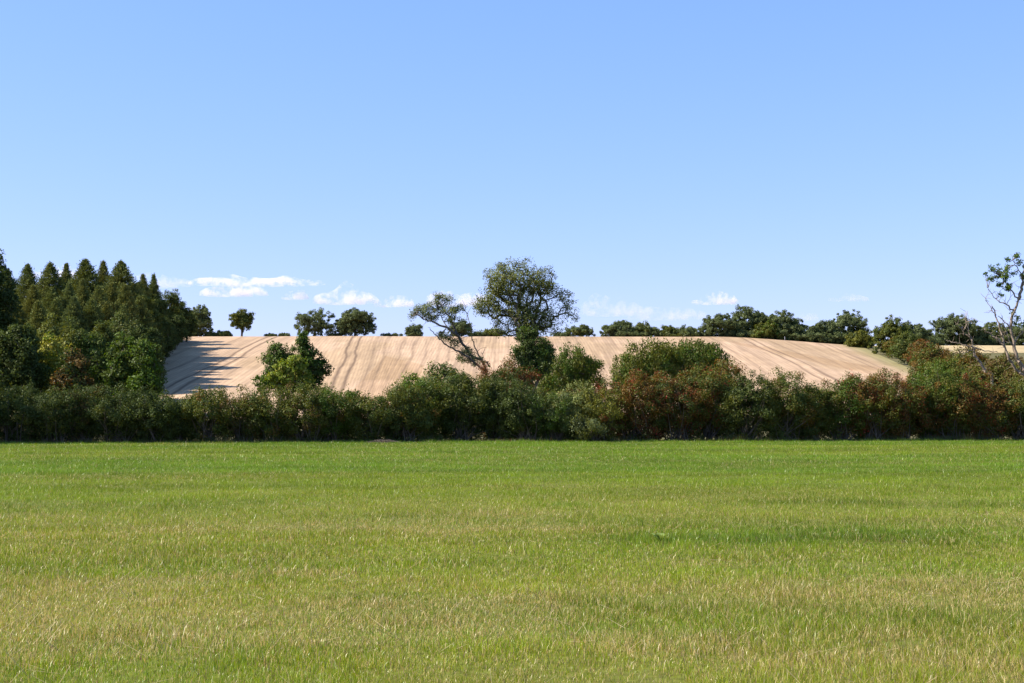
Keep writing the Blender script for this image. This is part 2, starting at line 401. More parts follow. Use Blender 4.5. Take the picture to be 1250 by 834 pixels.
# ------------------------------------------------------------------ ridge trees and bushes (behind the crest)
def ridge_tree(px, top, wpx, mix, label, Y=368, base_py=413, seed=0, gap=.0, name='field_tree', low=.22, dens=1., shape='round', cat='tree', grp='trees along the hill crest'):
    rng = np.random.default_rng(900+seed)
    x = P(px, 400, Y)[0]; gz = float(ground_z(x, Y)); zt = P(px, top, Y)[2]; H = zt-gz; W = M(wpx, Y)/2*1.13
    blobs = []
    nb = 12
    cz = gz+H*(low+1)/2; hz = H*(1-low)/2
    blobs.append((x, Y, cz, W*.72, W*.66, hz*.80, 1.0))
    if low < .12:
        for q in (-.55, 0, .55): blobs.append((x+q*W, Y, gz+H*.26, W*.48, W*.5, H*.27, 1.1))
    for i in range(nb):
        a = i/nb*2*math.pi+rng.uniform(-.3, .3); e = rng.uniform(-.45, .75)
        blobs.append((x+math.cos(a)*W*rng.uniform(.5, .74), Y+math.sin(a)*W*.5, cz+e*hz*.7, W*rng.uniform(.22, .42), W*.36, hz*rng.uniform(.2, .4)))
    blobs.append((x+rng.uniform(-.2, .2)*W, Y, cz+hz*.58, W*.45, W*.42, hz*.44))
    n = int(max(44, 10*W*H*dens)); 
    return tree(name, label, cat, grp, (x, Y, gz), [(x, Y, gz-.2), (x+.1, Y, gz+H*.16), (x, Y, gz+H*.34)], blobs, n, 66, .55, .30, mix, trunk_r=.2+.012*H, seed=900+seed, aspect=.7, parts=('trunk', 'crown'), skel_n=min(n, 70))
OAK = [('hazeoak', 3), ('hazedark', 2)]; OL = [('hazeoak', 2), ('olive', 1)]; WLW = [('silver', 1.6), ('hazeoak', 2)]
RT = [
 (244, 371, 28, OL, 'dark tree beside the right end of the conifer wood on the hill crest', dict(low=.1)),
 (295, 378, 29, [('oak', 2), ('olive', 2)], 'lone round green tree on the crest, between the wood and the tree pair', dict(low=.12)),
 (384, 376, 46, WLW, 'loose grey green tree with sky showing through, left one of the close crest pair', dict(low=.08, dens=.62)),
 (433, 376, 46, OAK, 'dense dark tree on the crest, right one of the close pair', dict(low=.06, dens=1.3)),
 (708, 397, 34, OL, 'low flat topped tree on the crest just right of the big willow', dict(low=.0)),
 (755, 390, 40, OAK, 'dark round tree starting the tree row right of the big willow', dict(low=.02)),
 (788, 393, 34, OL, 'smaller mid green tree touching the dark round tree at the start of the row', dict(low=.0)),
 (815, 397, 26, [('oak', 1), ('olive', 1)], 'olive green small tree in the low part of the crest row', dict(low=.0)),
 (838, 398, 32, OAK, 'low dark tree in the crest row before the tall oaks', dict(low=.0)),
 (878, 382, 46, OAK, 'dark oak, left one of the tall crest group', dict(low=.05)),
 (913, 373, 54, OAK, 'tallest dark broad oak of the crest row', dict(low=.02, Y=374)),
 (936, 391, 30, [('olive', 2), ('green', 1)], 'yellowish green small tree in front of the tallest crest oak', dict(low=.0, Y=364)),
 (958, 380, 58, OAK, 'broad dark oak right of the yellowish small tree on the crest', dict(low=.02, Y=370)),
 (992, 396, 28, OAK, 'low dark tree filling the dip between two broad crest oaks', dict(low=.0)),
 (1008, 389, 30, OAK, 'narrow dark tree leaning against the airy broad tree near the right end of the crest', dict(low=.0)),
 (1032, 378, 54, WLW, 'airy grey green broad tree near the right end of the stubble crest', dict(low=.05, dens=.9, Y=374)),
 (1086, 387, 42, [('oak', 1), ('olive', 1)], 'round sunlit green tree at the right field corner', dict(low=.0, Y=330)),
 (1112, 392, 46, OAK, 'dark tree behind the round sunlit tree at the right field corner', dict(low=.0, Y=345)),
 (1140, 404, 30, WLW, 'small pale tree right of the field corner trees', dict(low=.0, Y=375)),
 (1168, 383, 56, OAK, 'broad dark tree behind the left dead branches', dict(low=.0, Y=380)),
 (1212, 393, 58, OL, 'wide low tree behind the bare forked limb at right', dict(low=.0, Y=384)),
 (1250, 396, 44, OAK, 'dark tree at the right picture edge behind the dead tree', dict(low=.0, Y=380)),
]
for i, (px, top, w_, mix, lab, kw) in enumerate(RT): ridge_tree(px, top, w_, mix, lab, seed=i, **kw)
RB = [
 (228, 401, 34, OAK, 'low dark bush at the right foot of the conifer wood', {}),
 (256, 405, 14, OL, 'tiny bush right of the dark tree by the wood', {}),
 (272, 403, 22, OL, 'small rounded bush between the wood edge tree and the lone round tree', {}),
 (346, 408, 12, OAK, 'tiny dark bush on the crest just left of the loose grey green tree', {}),
 (330, 409, 14, OAK, 'low scrap of scrub on the crest right of the lone round tree', {}),
 (408, 408, 16, OAK, 'low scrub under the gap of the crest tree pair', {}),
 (478, 408, 22, OAK, 'very low scrub right of the dense dark crest tree', {}),
 (505, 396, 21, WLW, 'small grey green bush on the bare crest left of the leaning willow', {}),
 (563, 391, 25, OAK, 'small round dark tree seen behind the leaning willow', {}),
 (585, 405, 22, OAK, 'low dark bush between the leaning willow and the big willow', {}),
 (603, 401, 28, OL, 'rounded low bush touching the left side of the big willow at the crest', {}),
 (683, 406, 24, WLW, 'low pale bush on the crest behind the big willow', {}),
 (770, 404, 50, OAK, 'dark low growth under the first two trees of the row right of the big willow', {}),
 (826, 404, 56, OL, 'olive low growth under the small trees in the middle of the crest row', {}),
 (948, 404, 60, OAK, 'dark low growth beneath the broad oak and the yellowish small tree', {}),
 (1020, 403, 50, OAK, 'dark low growth under the airy broad tree', {}),
 (858, 403, 22, OAK, 'low dark bush left of the tall crest oaks', {}),
 (905, 403, 50, OAK, 'dark undergrowth beneath the tallest crest oak', {}),
 (985, 404, 60, OAK, 'dark undergrowth along the foot of the right crest oaks', {}),
 (1050, 403, 32, [('goldbush', 1), ('olive', 2)], 'smooth light olive bush left of the round sunlit corner tree', dict(Y=352)),
 (1130, 408, 40, OAK, 'dark low bush behind the right field corner', dict(Y=372)),
 (1190, 405, 60, OAK, 'dark low scrub beneath the broad trees at right', dict(Y=382)),
]
for i, (px, top, w_, mix, lab, kw) in enumerate(RB):
    k_ = dict(low=-.35, name='ridge_bush', cat='bush', grp='low bushes along the hill crest', dens=1.5); k_.update(kw)
    if px == 563: k_.update(low=.02, name='field_tree', cat='tree', grp='trees along the hill crest')
    ridge_tree(px, top, w_, mix, lab, seed=60+i, **k_)

OAK = [('oak', 3), ('dark', 2)]; OL = [('oak', 2), ('olive', 1)]
# ------------------------------------------------------------------ conifer wood
def conifer_proto(seed, H=18., Wd=3.4, mix=(('conifer', 2), ('coniferb', 1))):
    rng = np.random.default_rng(seed)
    nb = 1300; zt = rng.random(nb)**1.15; zz = H*(.04+.95*zt); az = rng.uniform(0, 2*math.pi, nb)
    prof = (1-np.exp(-2.3*(1-zt)**1.05))*(.88+.24*vnoise(az*1.4, zt*6, seed))
    L = Wd*prof*rng.uniform(.72, 1.12, nb)+.12
    dirv = np.stack([np.cos(az), np.sin(az), np.full(nb, .12)+.35*zt], -1)
    k = np.repeat(np.arange(nb), np.maximum(14, (75*L/ Wd).astype(int)))
    t = rng.random(len(k))**.55
    p = np.stack([0*t, 0*t, zz[k]], -1)+dirv[k]*(L[k]*t)[:, None]
    p[:, 2] -= .35*(L[k]*t)**1.4*.35
    p += rng.normal(size=p.shape)*(.07+.13*t)[:, None]
    V, F = leaf_quads(p, .30, .45, rng, dirv[k]*.9+np.array([0, 0, .45]))
    col = colours(len(k), list(mix), rng, k)
    Vt, Ft = tubes([(0, 0, -.3), (0, 0, H*.5)], [(0, 0, H*.5), (0, 0, H*.99)], [.24, .13], [.13, .02], 7)
    Vb, Fb = tubes(np.stack([0*zz, 0*zz, zz], -1), np.stack([0*zz, 0*zz, zz], -1)+dirv*L[:, None]*.8, np.full(nb, .03), np.full(nb, .008), 3)
    return (np.concatenate([Vt, Vb]), [Ft, Fb+len(Vt)], V, F, np.repeat(col, 4, 0), H)
protos = [conifer_proto(40+i, H=18, Wd=[5.4, 4.6, 5.9, 4.9, 4.3][i], mix=[(('conifer', 2), ('coniferb', 1)), (('coniferb', 2), ('conifer', 1)), (('conifer', 1), ('olive', .3)), (('coniferb', 1),), (('conifer', 1), ('silver', .25))][i]) for i in range(5)]
pm = {}
def conifer(px, top, Y, v, label, wscale=1., hscale=None):
    x = P(px, 400, Y)[0]; gz = float(ground_z(x, Y)); H = P(px, top, Y)[2]-gz
    t = thing('conifer_tree', (x, Y, gz), label, 'conifer', 'conifers of the wood on the left slope')
    s = H/18; sx = wscale*min(max(s, .85), 1.1)
    t.scale = (sx, sx, s); t.rotation_euler = (0, 0, (px*1.7+Y) % 6.28)
    if v not in pm:
        a = mesh('trunk', protos[v][0], protos[v][1], MAT_BARK, t, smooth=True); b = mesh('crown', protos[v][2], protos[v][3], MAT_NEEDLE, t, col=protos[v][4])
        pm[v] = (a, b)
    else:
        for q in pm[v]:
            c = q.copy(); C.objects.link(c); c.parent = t
CF = [
 # skyline row
 (8, 329, 296, 0, 'conifer behind the tall dark tree at the left picture edge'),
 (33, 323, 292, 2, 'blunt topped conifer, first on the wood skyline right of the tall edge tree'),
 (60, 321, 288, 0, 'broad pyramid conifer on the skyline, second right of the edge tree'),
 (80, 322, 292, 1, 'twin tipped pale conifer on the skyline, between two broad ones'),
 (103, 317, 284, 2, 'wide round shouldered conifer on the skyline of the wood'),
 (125, 319, 288, 3, 'slim pointed conifer left of the tallest pyramid on the skyline'),
 (147, 319, 282, 0, 'tallest sharp pyramid conifer on the skyline, its right side dark'),
 (174, 335, 300, 1, 'left one of the two small pointed conifers near the right end of the wood'),
 (187, 335, 303, 4, 'right one of the two small pointed conifers near the right end of the wood'),
 # second row
 (-12, 352, 262, 0, 'conifer cut by the left picture edge in the second row'),
 (14, 356, 258, 1, 'olive conifer in the second row behind the tall edge tree'),
 (40, 349, 256, 3, 'conifer with a soft top in the second row, below the first skyline tip'),
 (62, 352, 252, 2, 'conifer in the second row below the broad skyline pyramid'),
 (84, 345, 254, 4, 'slim conifer in the second row below the twin tipped one'),
 (100, 341, 250, 1, 'pale slim conifer standing in front of the wide skyline conifer'),
 (120, 350, 248, 0, 'conifer in the second row below the slim skyline one'),
 (136, 345, 252, 3, 'narrow conifer in front of the tallest pyramid, to its left'),
 (152, 348, 250, 1, 'pale lit conifer in front of the tallest pyramid, to its right'),
 (170, 362, 262, 2, 'dark conifer below the two small pointed ones'),
 # third row
 (-5, 375, 228, 2, 'olive conifer low at the left picture edge'),
 (22, 372, 224, 3, 'conifer in the third row behind the dark front trees'),
 (46, 368, 222, 1, 'brownish conifer in the third row, above the bright yellow green tree'),
 (68, 365, 226, 0, 'broad conifer in the third row, above the bright yellow green tree'),
 (90, 362, 222, 4, 'narrow brownish conifer in the middle of the third row'),
 (112, 366, 224, 2, 'conifer in the third row above the gap of the front trees'),
 (130, 370, 226, 3, 'conifer in the third row above the front green tree'),
 (150, 374, 232, 0, 'conifer in the third row toward the dark right side of the wood'),
]
WS = {103: 1.2, 125: .8, 147: 1.3, 174: .72, 187: .75, 60: 1.15, 80: .8, 33: .95, 100: .7, 136: .75, 84: .75}
for a in CF: conifer(*a, wscale=WS.get(a[0], 1.))

def blob_tree(name, label, cat, grp, px, top, bot, wpx, Y, mix, seed, leaf=.16, per=70, crad=.42, dens=1., nb=6, trunk_r=.14, shell=3.2, basepx=None, aspect=.6, aup=False, parts=('trunk', 'crown'), tall=None):
    """generic broadleaf: crown between photo rows top..bot, width wpx, at distance Y"""
    rng = np.random.default_rng(seed)
    x = P(px, 400, Y)[0]; gz = float(ground_z(x, Y)); zt = P(px, top, Y)[2]; zb = max(P(px, bot, Y)[2], gz+.1) if bot else gz+.1
    W = M(wpx, Y)/2; hz = (zt-zb)/2; cz = (zt+zb)/2
    blobs = [(x, Y, cz, W*.82, W*.7, hz*.88)]
    for i in range(nb):
        a = i/nb*2*math.pi+rng.uniform(-.35, .35); e = rng.uniform(-.7, .6)
        blobs.append((x+math.cos(a)*W*.55, Y+math.sin(a)*W*.5, cz+e*hz*.6, W*rng.uniform(.32, .52), W*.42, hz*rng.uniform(.3, .5)))
    blobs.append((x+rng.uniform(-.3, .3)*W, Y, cz+hz*.55, W*.42, W*.4, hz*.45))
    blobs.append((x, Y, cz+hz*.3, W*.8, W*.7, hz*.62))
    n = int(max(14, dens*1.9*(2*W*hz+W*W*.8)/(crad*crad)))
    return tree(name, label, cat, grp, (x, Y, gz), [(x, Y, gz-.2), (x+.05, Y, gz+(zt-gz)*.15), (x, Y, gz+(zt-gz)*.3)], blobs, n, per, crad, leaf, mix, trunk_r=trunk_r, seed=seed, aspect=aspect, shell=shell, aup=aup, parts=parts, skel_n=min(n, 110))
GW = 'broadleaved trees of the wood on the left slope'
WD = [
 (-15, 388, 190, 70, [('coniferb', 1), ('olive', 1)], 'olive broadleaved tree low at the left picture edge'),
 (28, 391, 186, 60, [('coniferb', 1), ('olive', .6)], 'rounded olive tree behind the dark front trees'),
 (62, 387, 190, 58, [('olive', 1), ('conifer', 1)], 'rounded olive tree directly behind the bright yellow green tree'),
 (95, 386, 186, 56, [('oak', 1), ('olive', 1)], 'rounded tree in the middle of the wood below the conifers'),
 (125, 388, 195, 54, [('oak', 1), ('olive', .5)], 'dark rounded tree behind the front green trees'),
 (150, 380, 215, 54, [('coniferb', 1), ('oak', 1)], 'brownish tree at the dark right flank of the wood'),
 (172, 392, 205, 60, OAK, 'dark tree at the foot of the right flank of the wood'),
 (176, 358, 280, 50, OL, 'olive topped tree right below the two small pointed conifers'),
 (192, 360, 300, 40, OAK, 'dark tree on the right flank of the wood below the pointed conifers'),
 (208, 351, 325, 30, [('oak', 1), ('olive', 1)], 'small tufted tree top standing out at the right end of the wood skyline'),
 (217, 366, 335, 32, OAK, 'dark rounded tree second from the right end of the wood'),
 (228, 379, 342, 26, OAK, 'dark small tree ending the wood on its right side'),
 (196, 385, 290, 36, OAK, 'dark tree at the wood edge above the stubble field corner'),
 (203, 392, 312, 34, OAK, 'dark low tree in the dark flank of the wood near its upper end'),
 (176, 405, 268, 40, OAK, 'dark low tree in the dark flank of the wood near its lower end'),
 (214, 384, 322, 30, OAK, 'rounded dark tree in the dark flank just below the tufted top'),
 (184, 400, 258, 36, OAK, 'dark low tree at the wood edge beside the shaded stubble'),
]
for i, (px, top, Y, w_, mix, lab) in enumerate(WD):
    blob_tree('wood_tree', lab, 'tree', GW, px, top, None, w_, Y, mix, 300+i, leaf=.28, per=75, crad=.75, dens=2.0, trunk_r=.22)
# hidden conifers added along the wood edge so its shadow falls solid
EDGE = []
for j in range(24):
    yy = 243+4.4*j; q = np.interp(yy, [240, 280, 320, 347], [-67, -75, -82, -86.5]); hh = np.interp(yy, [240, 255, 310, 347], [14, 16, 15.5, 11])
    EDGE.append((q-1.2*(j % 3), yy, hh*(.94+.12*((j*7) % 5)/4)))
for i, (x, Y, H) in enumerate(EDGE):
    gz = float(ground_z(x, Y)); v = i % 5
    t = thing('conifer_tree', (x, Y, gz), 'hidden conifer added along the wood edge to fill out its shadow', 'conifer', 'hidden conifers added to fill the wood shadow')
    t.scale = (.95, .95, H/18); t.rotation_euler = (0, 0, i*1.3)
    for q in pm[v]:
        c = q.copy(); C.objects.link(c); c.parent = t

# ------------------------------------------------------------------ front-left trees behind the hedge
GF = 'trees standing behind the hedge at left'
FT = [
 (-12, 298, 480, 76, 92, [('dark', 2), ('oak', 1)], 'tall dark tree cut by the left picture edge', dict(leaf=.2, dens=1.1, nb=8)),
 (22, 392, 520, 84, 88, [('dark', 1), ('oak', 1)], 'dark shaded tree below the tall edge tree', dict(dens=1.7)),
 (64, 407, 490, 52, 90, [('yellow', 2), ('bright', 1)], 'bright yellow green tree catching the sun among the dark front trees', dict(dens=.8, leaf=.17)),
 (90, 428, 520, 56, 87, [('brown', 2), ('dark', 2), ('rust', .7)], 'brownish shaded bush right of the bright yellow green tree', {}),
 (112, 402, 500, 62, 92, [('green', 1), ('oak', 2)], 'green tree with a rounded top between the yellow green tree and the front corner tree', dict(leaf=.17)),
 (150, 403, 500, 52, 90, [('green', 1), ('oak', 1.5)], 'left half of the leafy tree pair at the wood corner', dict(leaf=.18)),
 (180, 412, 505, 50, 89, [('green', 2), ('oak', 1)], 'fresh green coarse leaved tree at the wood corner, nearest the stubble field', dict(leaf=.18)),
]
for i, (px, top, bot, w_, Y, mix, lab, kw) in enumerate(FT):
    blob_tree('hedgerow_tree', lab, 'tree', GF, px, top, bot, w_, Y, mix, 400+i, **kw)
for i, (x, Y, H, W_) in enumerate([(-41, 83, 17, 4.6), (-48, 86, 18, 5.5), (-41, 89, 16, 4), (-40, 94, 15, 4.2), (-34, 68.3, 12, 2.4), (-38, 68.0, 15, 2.4), (-43, 67.6, 18.5, 2.6), (-38, 76, 15, 4.4)]):
    gz = float(ground_z(x, Y))
    rb = [(x, Y, gz+H*.55, W_*.8, W_*.8, H*.42)]+[(x+math.cos(a)*W_*.45, Y+math.sin(a)*W_*.45, gz+H*(.45+.15*math.sin(3*a)), W_*.5, W_*.5, H*.25) for a in (0, 1.2, 2.5, 3.8, 5)]
    tree('hedgerow_tree', 'tree left of the picture edge shading the wood corner', 'tree', 'trees left of the picture edge', (x, Y, gz), [(x, Y, gz-.2), (x, Y, gz+2), (x, Y, gz+4)], rb, 260, 60, .6, .24, OAK, trunk_r=.25, seed=450+i, skel_n=80)

# ------------------------------------------------------------------ trees rising behind the hedge
# spindly pointed tree + bright bush at px 355
Y = 92; x0, gz = P(355, 400, Y)[0], float(ground_z(P(355, 400, Y)[0], Y))
def B(px, py, rpx, rpy, Y, w=1, ry=None): p_ = P(px, py, Y); return (p_[0], Y, p_[2], M(rpx, Y), ry or M((rpx+rpy)/2, Y), M(rpy, Y), w)
x_ = P(340, 400, 95)[0]; g_ = float(ground_z(x_, 95))
tree('hedgerow_tree', 'dark green twin pointed tree left behind the lime green bush in the middle left', 'tree', 'pointed trees with the lime bush', (x_, 95, g_),
     [(x_, 95, g_-.2), (x_, 95, g_+1.6), (x_+.1, 95, g_+2.8)], [B(338, 419, 6, 9, 95), B(340, 430, 12, 12, 95), B(330, 442, 12, 10, 95), B(342, 450, 18, 16, 95), B(326, 465, 15, 13, 95), B(352, 440, 10, 10, 95), B(352, 466, 20, 14, 95)],
     190, 70, .36, .14, [('green', 2), ('oak', 1.6)], trunk_r=.12, seed=501, shell=2.6)
x_ = P(372, 400, 94)[0]; g_ = float(ground_z(x_, 94))
tree('hedgerow_tree', 'dark pointed tree with ragged right side, its tip just above the hill crest', 'tree', 'pointed trees with the lime bush', (x_, 94, g_),
     [(x_, 94, g_-.2), (x_, 94, g_+1.6), (x_, 94, g_+3)], [B(370, 411, 3, 6, 94, 2), B(371, 419, 7, 7, 94, 1.5), B(364, 426, 8, 6, 94), B(382, 432, 8, 7, 94), B(392, 446, 10, 7, 94), B(373, 430, 10, 8, 94), B(372, 444, 15, 11, 94), B(378, 458, 16, 12, 94), B(396, 454, 7, 5, 94, .8), B(388, 440, 8, 4, 94, .8), B(372, 468, 22, 10, 94)],
     260, 60, .3, .14, [('green', 2), ('dark', 1), ('oak', 1)], trunk_r=.12, seed=502, shell=2.4)
x_ = P(356, 400, 90)[0]; g_ = float(ground_z(x_, 90))
tree('hedgerow_bush', 'lime green sunlit bush in front of the two dark pointed trees', 'bush', None, (x_, 90, g_),
     [(x_, 90, g_-.2), (x_, 90, g_+1), (x_, 90, g_+2)], [B(360, 441, 11, 7, 90), B(346, 449, 10, 8, 90), B(369, 450, 9, 8, 90), B(352, 460, 14, 9, 90), B(336, 463, 9, 8, 90, .7), B(372, 464, 9, 7, 90, .7)],
     120, 62, .28, .16, [('bright', 4), ('yellow', 1.2)], trunk_r=.08, seed=503)
# round bush right of the big willow, big olive bush, others
BB = [
 (668, 447, None, 44, 97, [('olive', 1), ('green', 1)], 'lower green bush tucked between the big willow and the rounded bush', {}),
 (888, 430, None, 44, 92, [('rust', 1), ('olive', 1), ('red', .4)], 'thin twiggy brownish bush at the right end of the big olive bushes', dict(dens=.8)),
 (545, 441, None, 84, 88, [('silver', 1), ('green', 1), ('olive', 1)], 'grey green bush at the foot of the leaning willow', {}),
 (500, 452, None, 44, 86, [('bright', 1), ('green', 2)], 'fresh green bush poking above the hedge left of the leaning willow', {}),
 (1107, 405, None, 44, 300, [('oak', 2), ('olive', 1)], 'dark bush below the corner trees by the field edge', dict(leaf=.32, crad=.8, per=50)),
 (1124, 414, None, 38, 285, [('red', 1), ('rust', 1.4), ('oak', 1)], 'reddish brown bush on the right edge of the stubble field', dict(leaf=.3, crad=.7, per=50)),
 (1088, 413, None, 22, 318, [('olive', 1), ('rust', .5)], 'small tawny bush at the top of the right field edge', dict(leaf=.3, crad=.6, per=40)),
 (1142, 436, None, 30, 262, [('olive', 1), ('oak', 1)], 'green bush lowest on the right field edge', dict(leaf=.26, crad=.6, per=50)),
 (1143, 417, None, 90, 180, [('olive', 1), ('rust', 1), ('oak', .5)], 'tawny green bush behind the hedge left of the dead branches', dict(leaf=.2, crad=.5)),
 (1180, 420, None, 90, 165, [('rust', 1), ('olive', 1.4), ('brown', .6)], 'tawny wide bush behind the left dead branches', dict(leaf=.2, crad=.5)),
 (1222, 430, None, 92, 150, [('brown', 1.2), ('olive', 1)], 'brown green bush behind the dead tree trunk', dict(leaf=.2, crad=.5)),
 (1262, 434, None, 80, 140, [('olive', 1), ('brown', 1)], 'brown green bush at the right picture edge behind the dead tree', dict(leaf=.2, crad=.5)),
 (1152, 434, None, 84, 110, [('olive', 1.5), ('green', 1)], 'lit green bush behind the hedge below the left dead branches', {}),
]
for i, (px, top, bot, w_, Y, mix, lab, kw) in enumerate(BB):
    kk = dict(parts=('stems', 'foliage'), leaf=.13, dens=1.5, shell=2.8); kk.update(kw)
    blob_tree('tall_bush', lab, 'bush', 'bushes rising behind the hedge', px, top, bot, w_, Y, mix, 520+i, aup=False, **kk)

for i, (px, Y, bl, mix, lab, n_) in enumerate([
 (700, 100, [(699, 447, 33, 25), (686, 460, 24, 20), (715, 456, 24, 22), (700, 470, 34, 24)], [('olive', 2), ('green', 1.4), ('oak', .5)], 'rounded green bush with upright shoots right of the big willow', 300),
 (790, 96, [(792, 440, 34, 24), (770, 452, 24, 20), (812, 440, 24, 22), (786, 466, 40, 26)], [('olive', 3), ('green', 1.2), ('goldbush', .5)], 'big olive green bush above the red berried hawthorns, its left half', 320),
 (852, 98, [(848, 438, 32, 23), (866, 444, 26, 22), (830, 446, 24, 22), (852, 464, 42, 26)], [('olive', 2), ('green', 1.6), ('oak', .6)], 'big darker olive bush above the red berried hawthorns, its right half', 320)]):
    x_ = P(px, 400, Y)[0]; g_ = float(ground_z(x_, Y))
    tree('tall_bush', lab, 'bush', 'bushes rising behind the hedge', (x_, Y, g_), [(x_, Y, g_-.2), (x_, Y, g_+.5), (x_, Y, g_+1.2)], [B(*b_, Y, 1, M(26, Y)) for b_ in bl], n_, 85, .34, .12, mix, trunk_r=.1, seed=560+i, shell=4, parts=('stems', 'foliage'), skel_n=120, vert=1.3, aup=True)
# big willow
Y = 93; bp = P(648, 450, Y); gz = float(ground_z(bp[0], Y)); bs = (bp[0], Y, gz)
rngw = np.random.default_rng(77)
blobs = [B(620, 345, 30, 25, Y, 1.4), B(603, 398, 14, 8, Y, .6), B(618, 402, 15, 9, Y, .9), B(668, 402, 15, 9, Y, .8), B(658, 388, 20, 14, Y, .7), B(630, 388, 16, 14, Y, .7), B(676, 405, 14, 7, Y, .4), B(698, 380, 8, 12, Y, .35), B(608, 352, 18, 18, Y, 1.1), B(655, 341, 22, 20, Y, 1.3), B(668, 350, 18, 18, Y, .9), B(594, 374, 17, 13, Y, 2.2), B(610, 382, 18, 15, Y, 1.4), B(588, 383, 10, 6, Y, .8), B(640, 370, 26, 22, Y, .65),
         B(680, 372, 20, 20, Y, .5), B(692, 368, 12, 16, Y, .5), B(668, 395, 16, 12, Y, .5), B(684, 390, 10, 8, Y, .35), B(625, 400, 16, 10, Y, .5), B(640, 388, 22, 16, Y, 1.0), B(655, 402, 16, 12, Y, .9), B(636, 406, 14, 12, Y, .9), B(655, 375, 20, 18, Y, .8), B(632, 362, 20, 16, Y, .8), B(640, 323, 12, 7, Y, .5), B(616, 325, 12, 8, Y, .8)]
def tr(px, py, dy=0): p_ = P(px, py, Y+dy); return (p_[0], Y+dy, p_[2])
tree('willow_tree', 'big broad crowned willow rising above the hedge in the middle of the picture', 'tree', None, bs,
     [(bp[0], Y, gz-.2), tr(648, 470), tr(645, 440), tr(644, 418)], blobs, 740, 44, .36, .115, [('willow', 2), ('olive', 2), ('oak', .6)], trunk_r=.2, seed=77, shell=3.0, aspect=.45)
# ivy clad lower trunk
x_ = P(650, 400, 91)[0]; g_ = float(ground_z(x_, 91))
tree('ivy_thicket', 'dark ivy like thicket clothing the lower trunk of the big willow', 'thicket', None, (x_, 91, g_), [(x_, 91, g_-.2), (x_, 91, g_+1.2), (x_, 91, g_+2.6)],
     [B(642, 410, 13, 13, 91.5), B(655, 424, 16, 14, 91), B(640, 432, 16, 12, 91), B(664, 436, 12, 16, 91), B(668, 425, 8, 7, 91), B(650, 450, 20, 14, 91)], 260, 70, .33, .13, [('dark', 1), ('green', 1), ('oak', 1)], trunk_r=.1, seed=78)

# ------------------------------------------------------------------ trees drawn limb by limb
def limb_tree(name, label, cat, group, Y, limbs, tufts, mix, bark, seed, crad=.28, per=45, leaf=.12, twigs=60, twig_r=.012, aspect=.45):
    """limbs: list of ([(px,py,dy)...], r0, r1); tufts: (px,py,rpx,n,dy)"""
    rng = np.random.default_rng(seed); p0 = limbs[0][0][0]; b = P(p0[0], p0[1], Y); g = float(ground_z(b[0], Y)); base = np.array([b[0], Y, g])
    A = []; Bq = []; ra = []; rb = []; nodes = []
    for li, (pts, r0, r1) in enumerate(limbs):
        q = np.array([P(p_[0], p_[1], Y+(p_[2] if len(p_) > 2 else 0)) for p_ in pts])
        if li == 0: q = np.concatenate([[np.array([q[0][0], q[0][1], g-.2])], q])
        # densify with wobble
        s = np.linspace(0, len(q)-1, (len(q)-1)*4+1); i0 = np.minimum(s.astype(int), len(q)-2); f = s-i0
        f2 = f[:, None]; prev = q[np.maximum(i0-1, 0)]; nxt = q[np.minimum(i0+2, len(q)-1)]
        c = .5*((2*q[i0])+(-prev+q[i0+1])*f2+(2*prev-5*q[i0]+4*q[i0+1]-nxt)*f2**2+(-prev+3*q[i0]-3*q[i0+1]+nxt)*f2**3)
        c[1:-1] += rng.normal(size=(len(c)-2, 3))*.035
        r = np.linspace(r0, r1, len(c))
        A.append(c[:-1]); Bq.append(c[1:]); ra.append(r[:-1]); rb.append(r[1:]); nodes.append(c[2:])
    N_ = np.concatenate(nodes)
    # twigs
    k = rng.integers(0, len(N_), twigs); d = unit(rng.normal(size=(twigs, 3))+np.array([0, 0, .5])); L = rng.uniform(.2, .7, twigs)[:, None]
    m_ = N_[k]+d*L*.5; e = m_+unit(d+rng.normal(size=(twigs, 3))*.5)*L*.6
    A += [N_[k], m_]; Bq += [m_, e]; ra += [np.full(twigs, twig_r*1.3), np.full(twigs, twig_r)]; rb += [np.full(twigs, twig_r), np.full(twigs, twig_r*.5)]
    cen = []
    for (px, py, rp, n, *dy) in tufts:
        c0 = P(px, py, Y+(dy[0] if dy else 0)); rr = M(rp, Y)
        cc_ = c0+unit(rng.normal(size=(n, 3)))*rr*(rng.random((n, 1))**.4)*np.array([1, 1, .8]); cen.append(cc_)
        j = [int(np.argmin(np.linalg.norm(N_-c_, axis=1))) for c_ in cc_]
        A.append(N_[j]); Bq.append(cc_); ra.append(np.full(n, twig_r*1.5)); rb.append(np.full(n, twig_r*.5))
    t = thing(name, base, label, cat, group)
    V, F = tubes(np.concatenate(A)-base, np.concatenate(Bq)-base, np.concatenate(ra), np.concatenate(rb), 6)
    mesh('trunk', V, F, bark, t, smooth=True)
    if cen:
        V, F, c = foliage(np.concatenate(cen)-base, crad, per, leaf, aspect, mix, rng, .9)
        mesh('crown', V, F, MAT_LEAF, t, col=c)
    return t
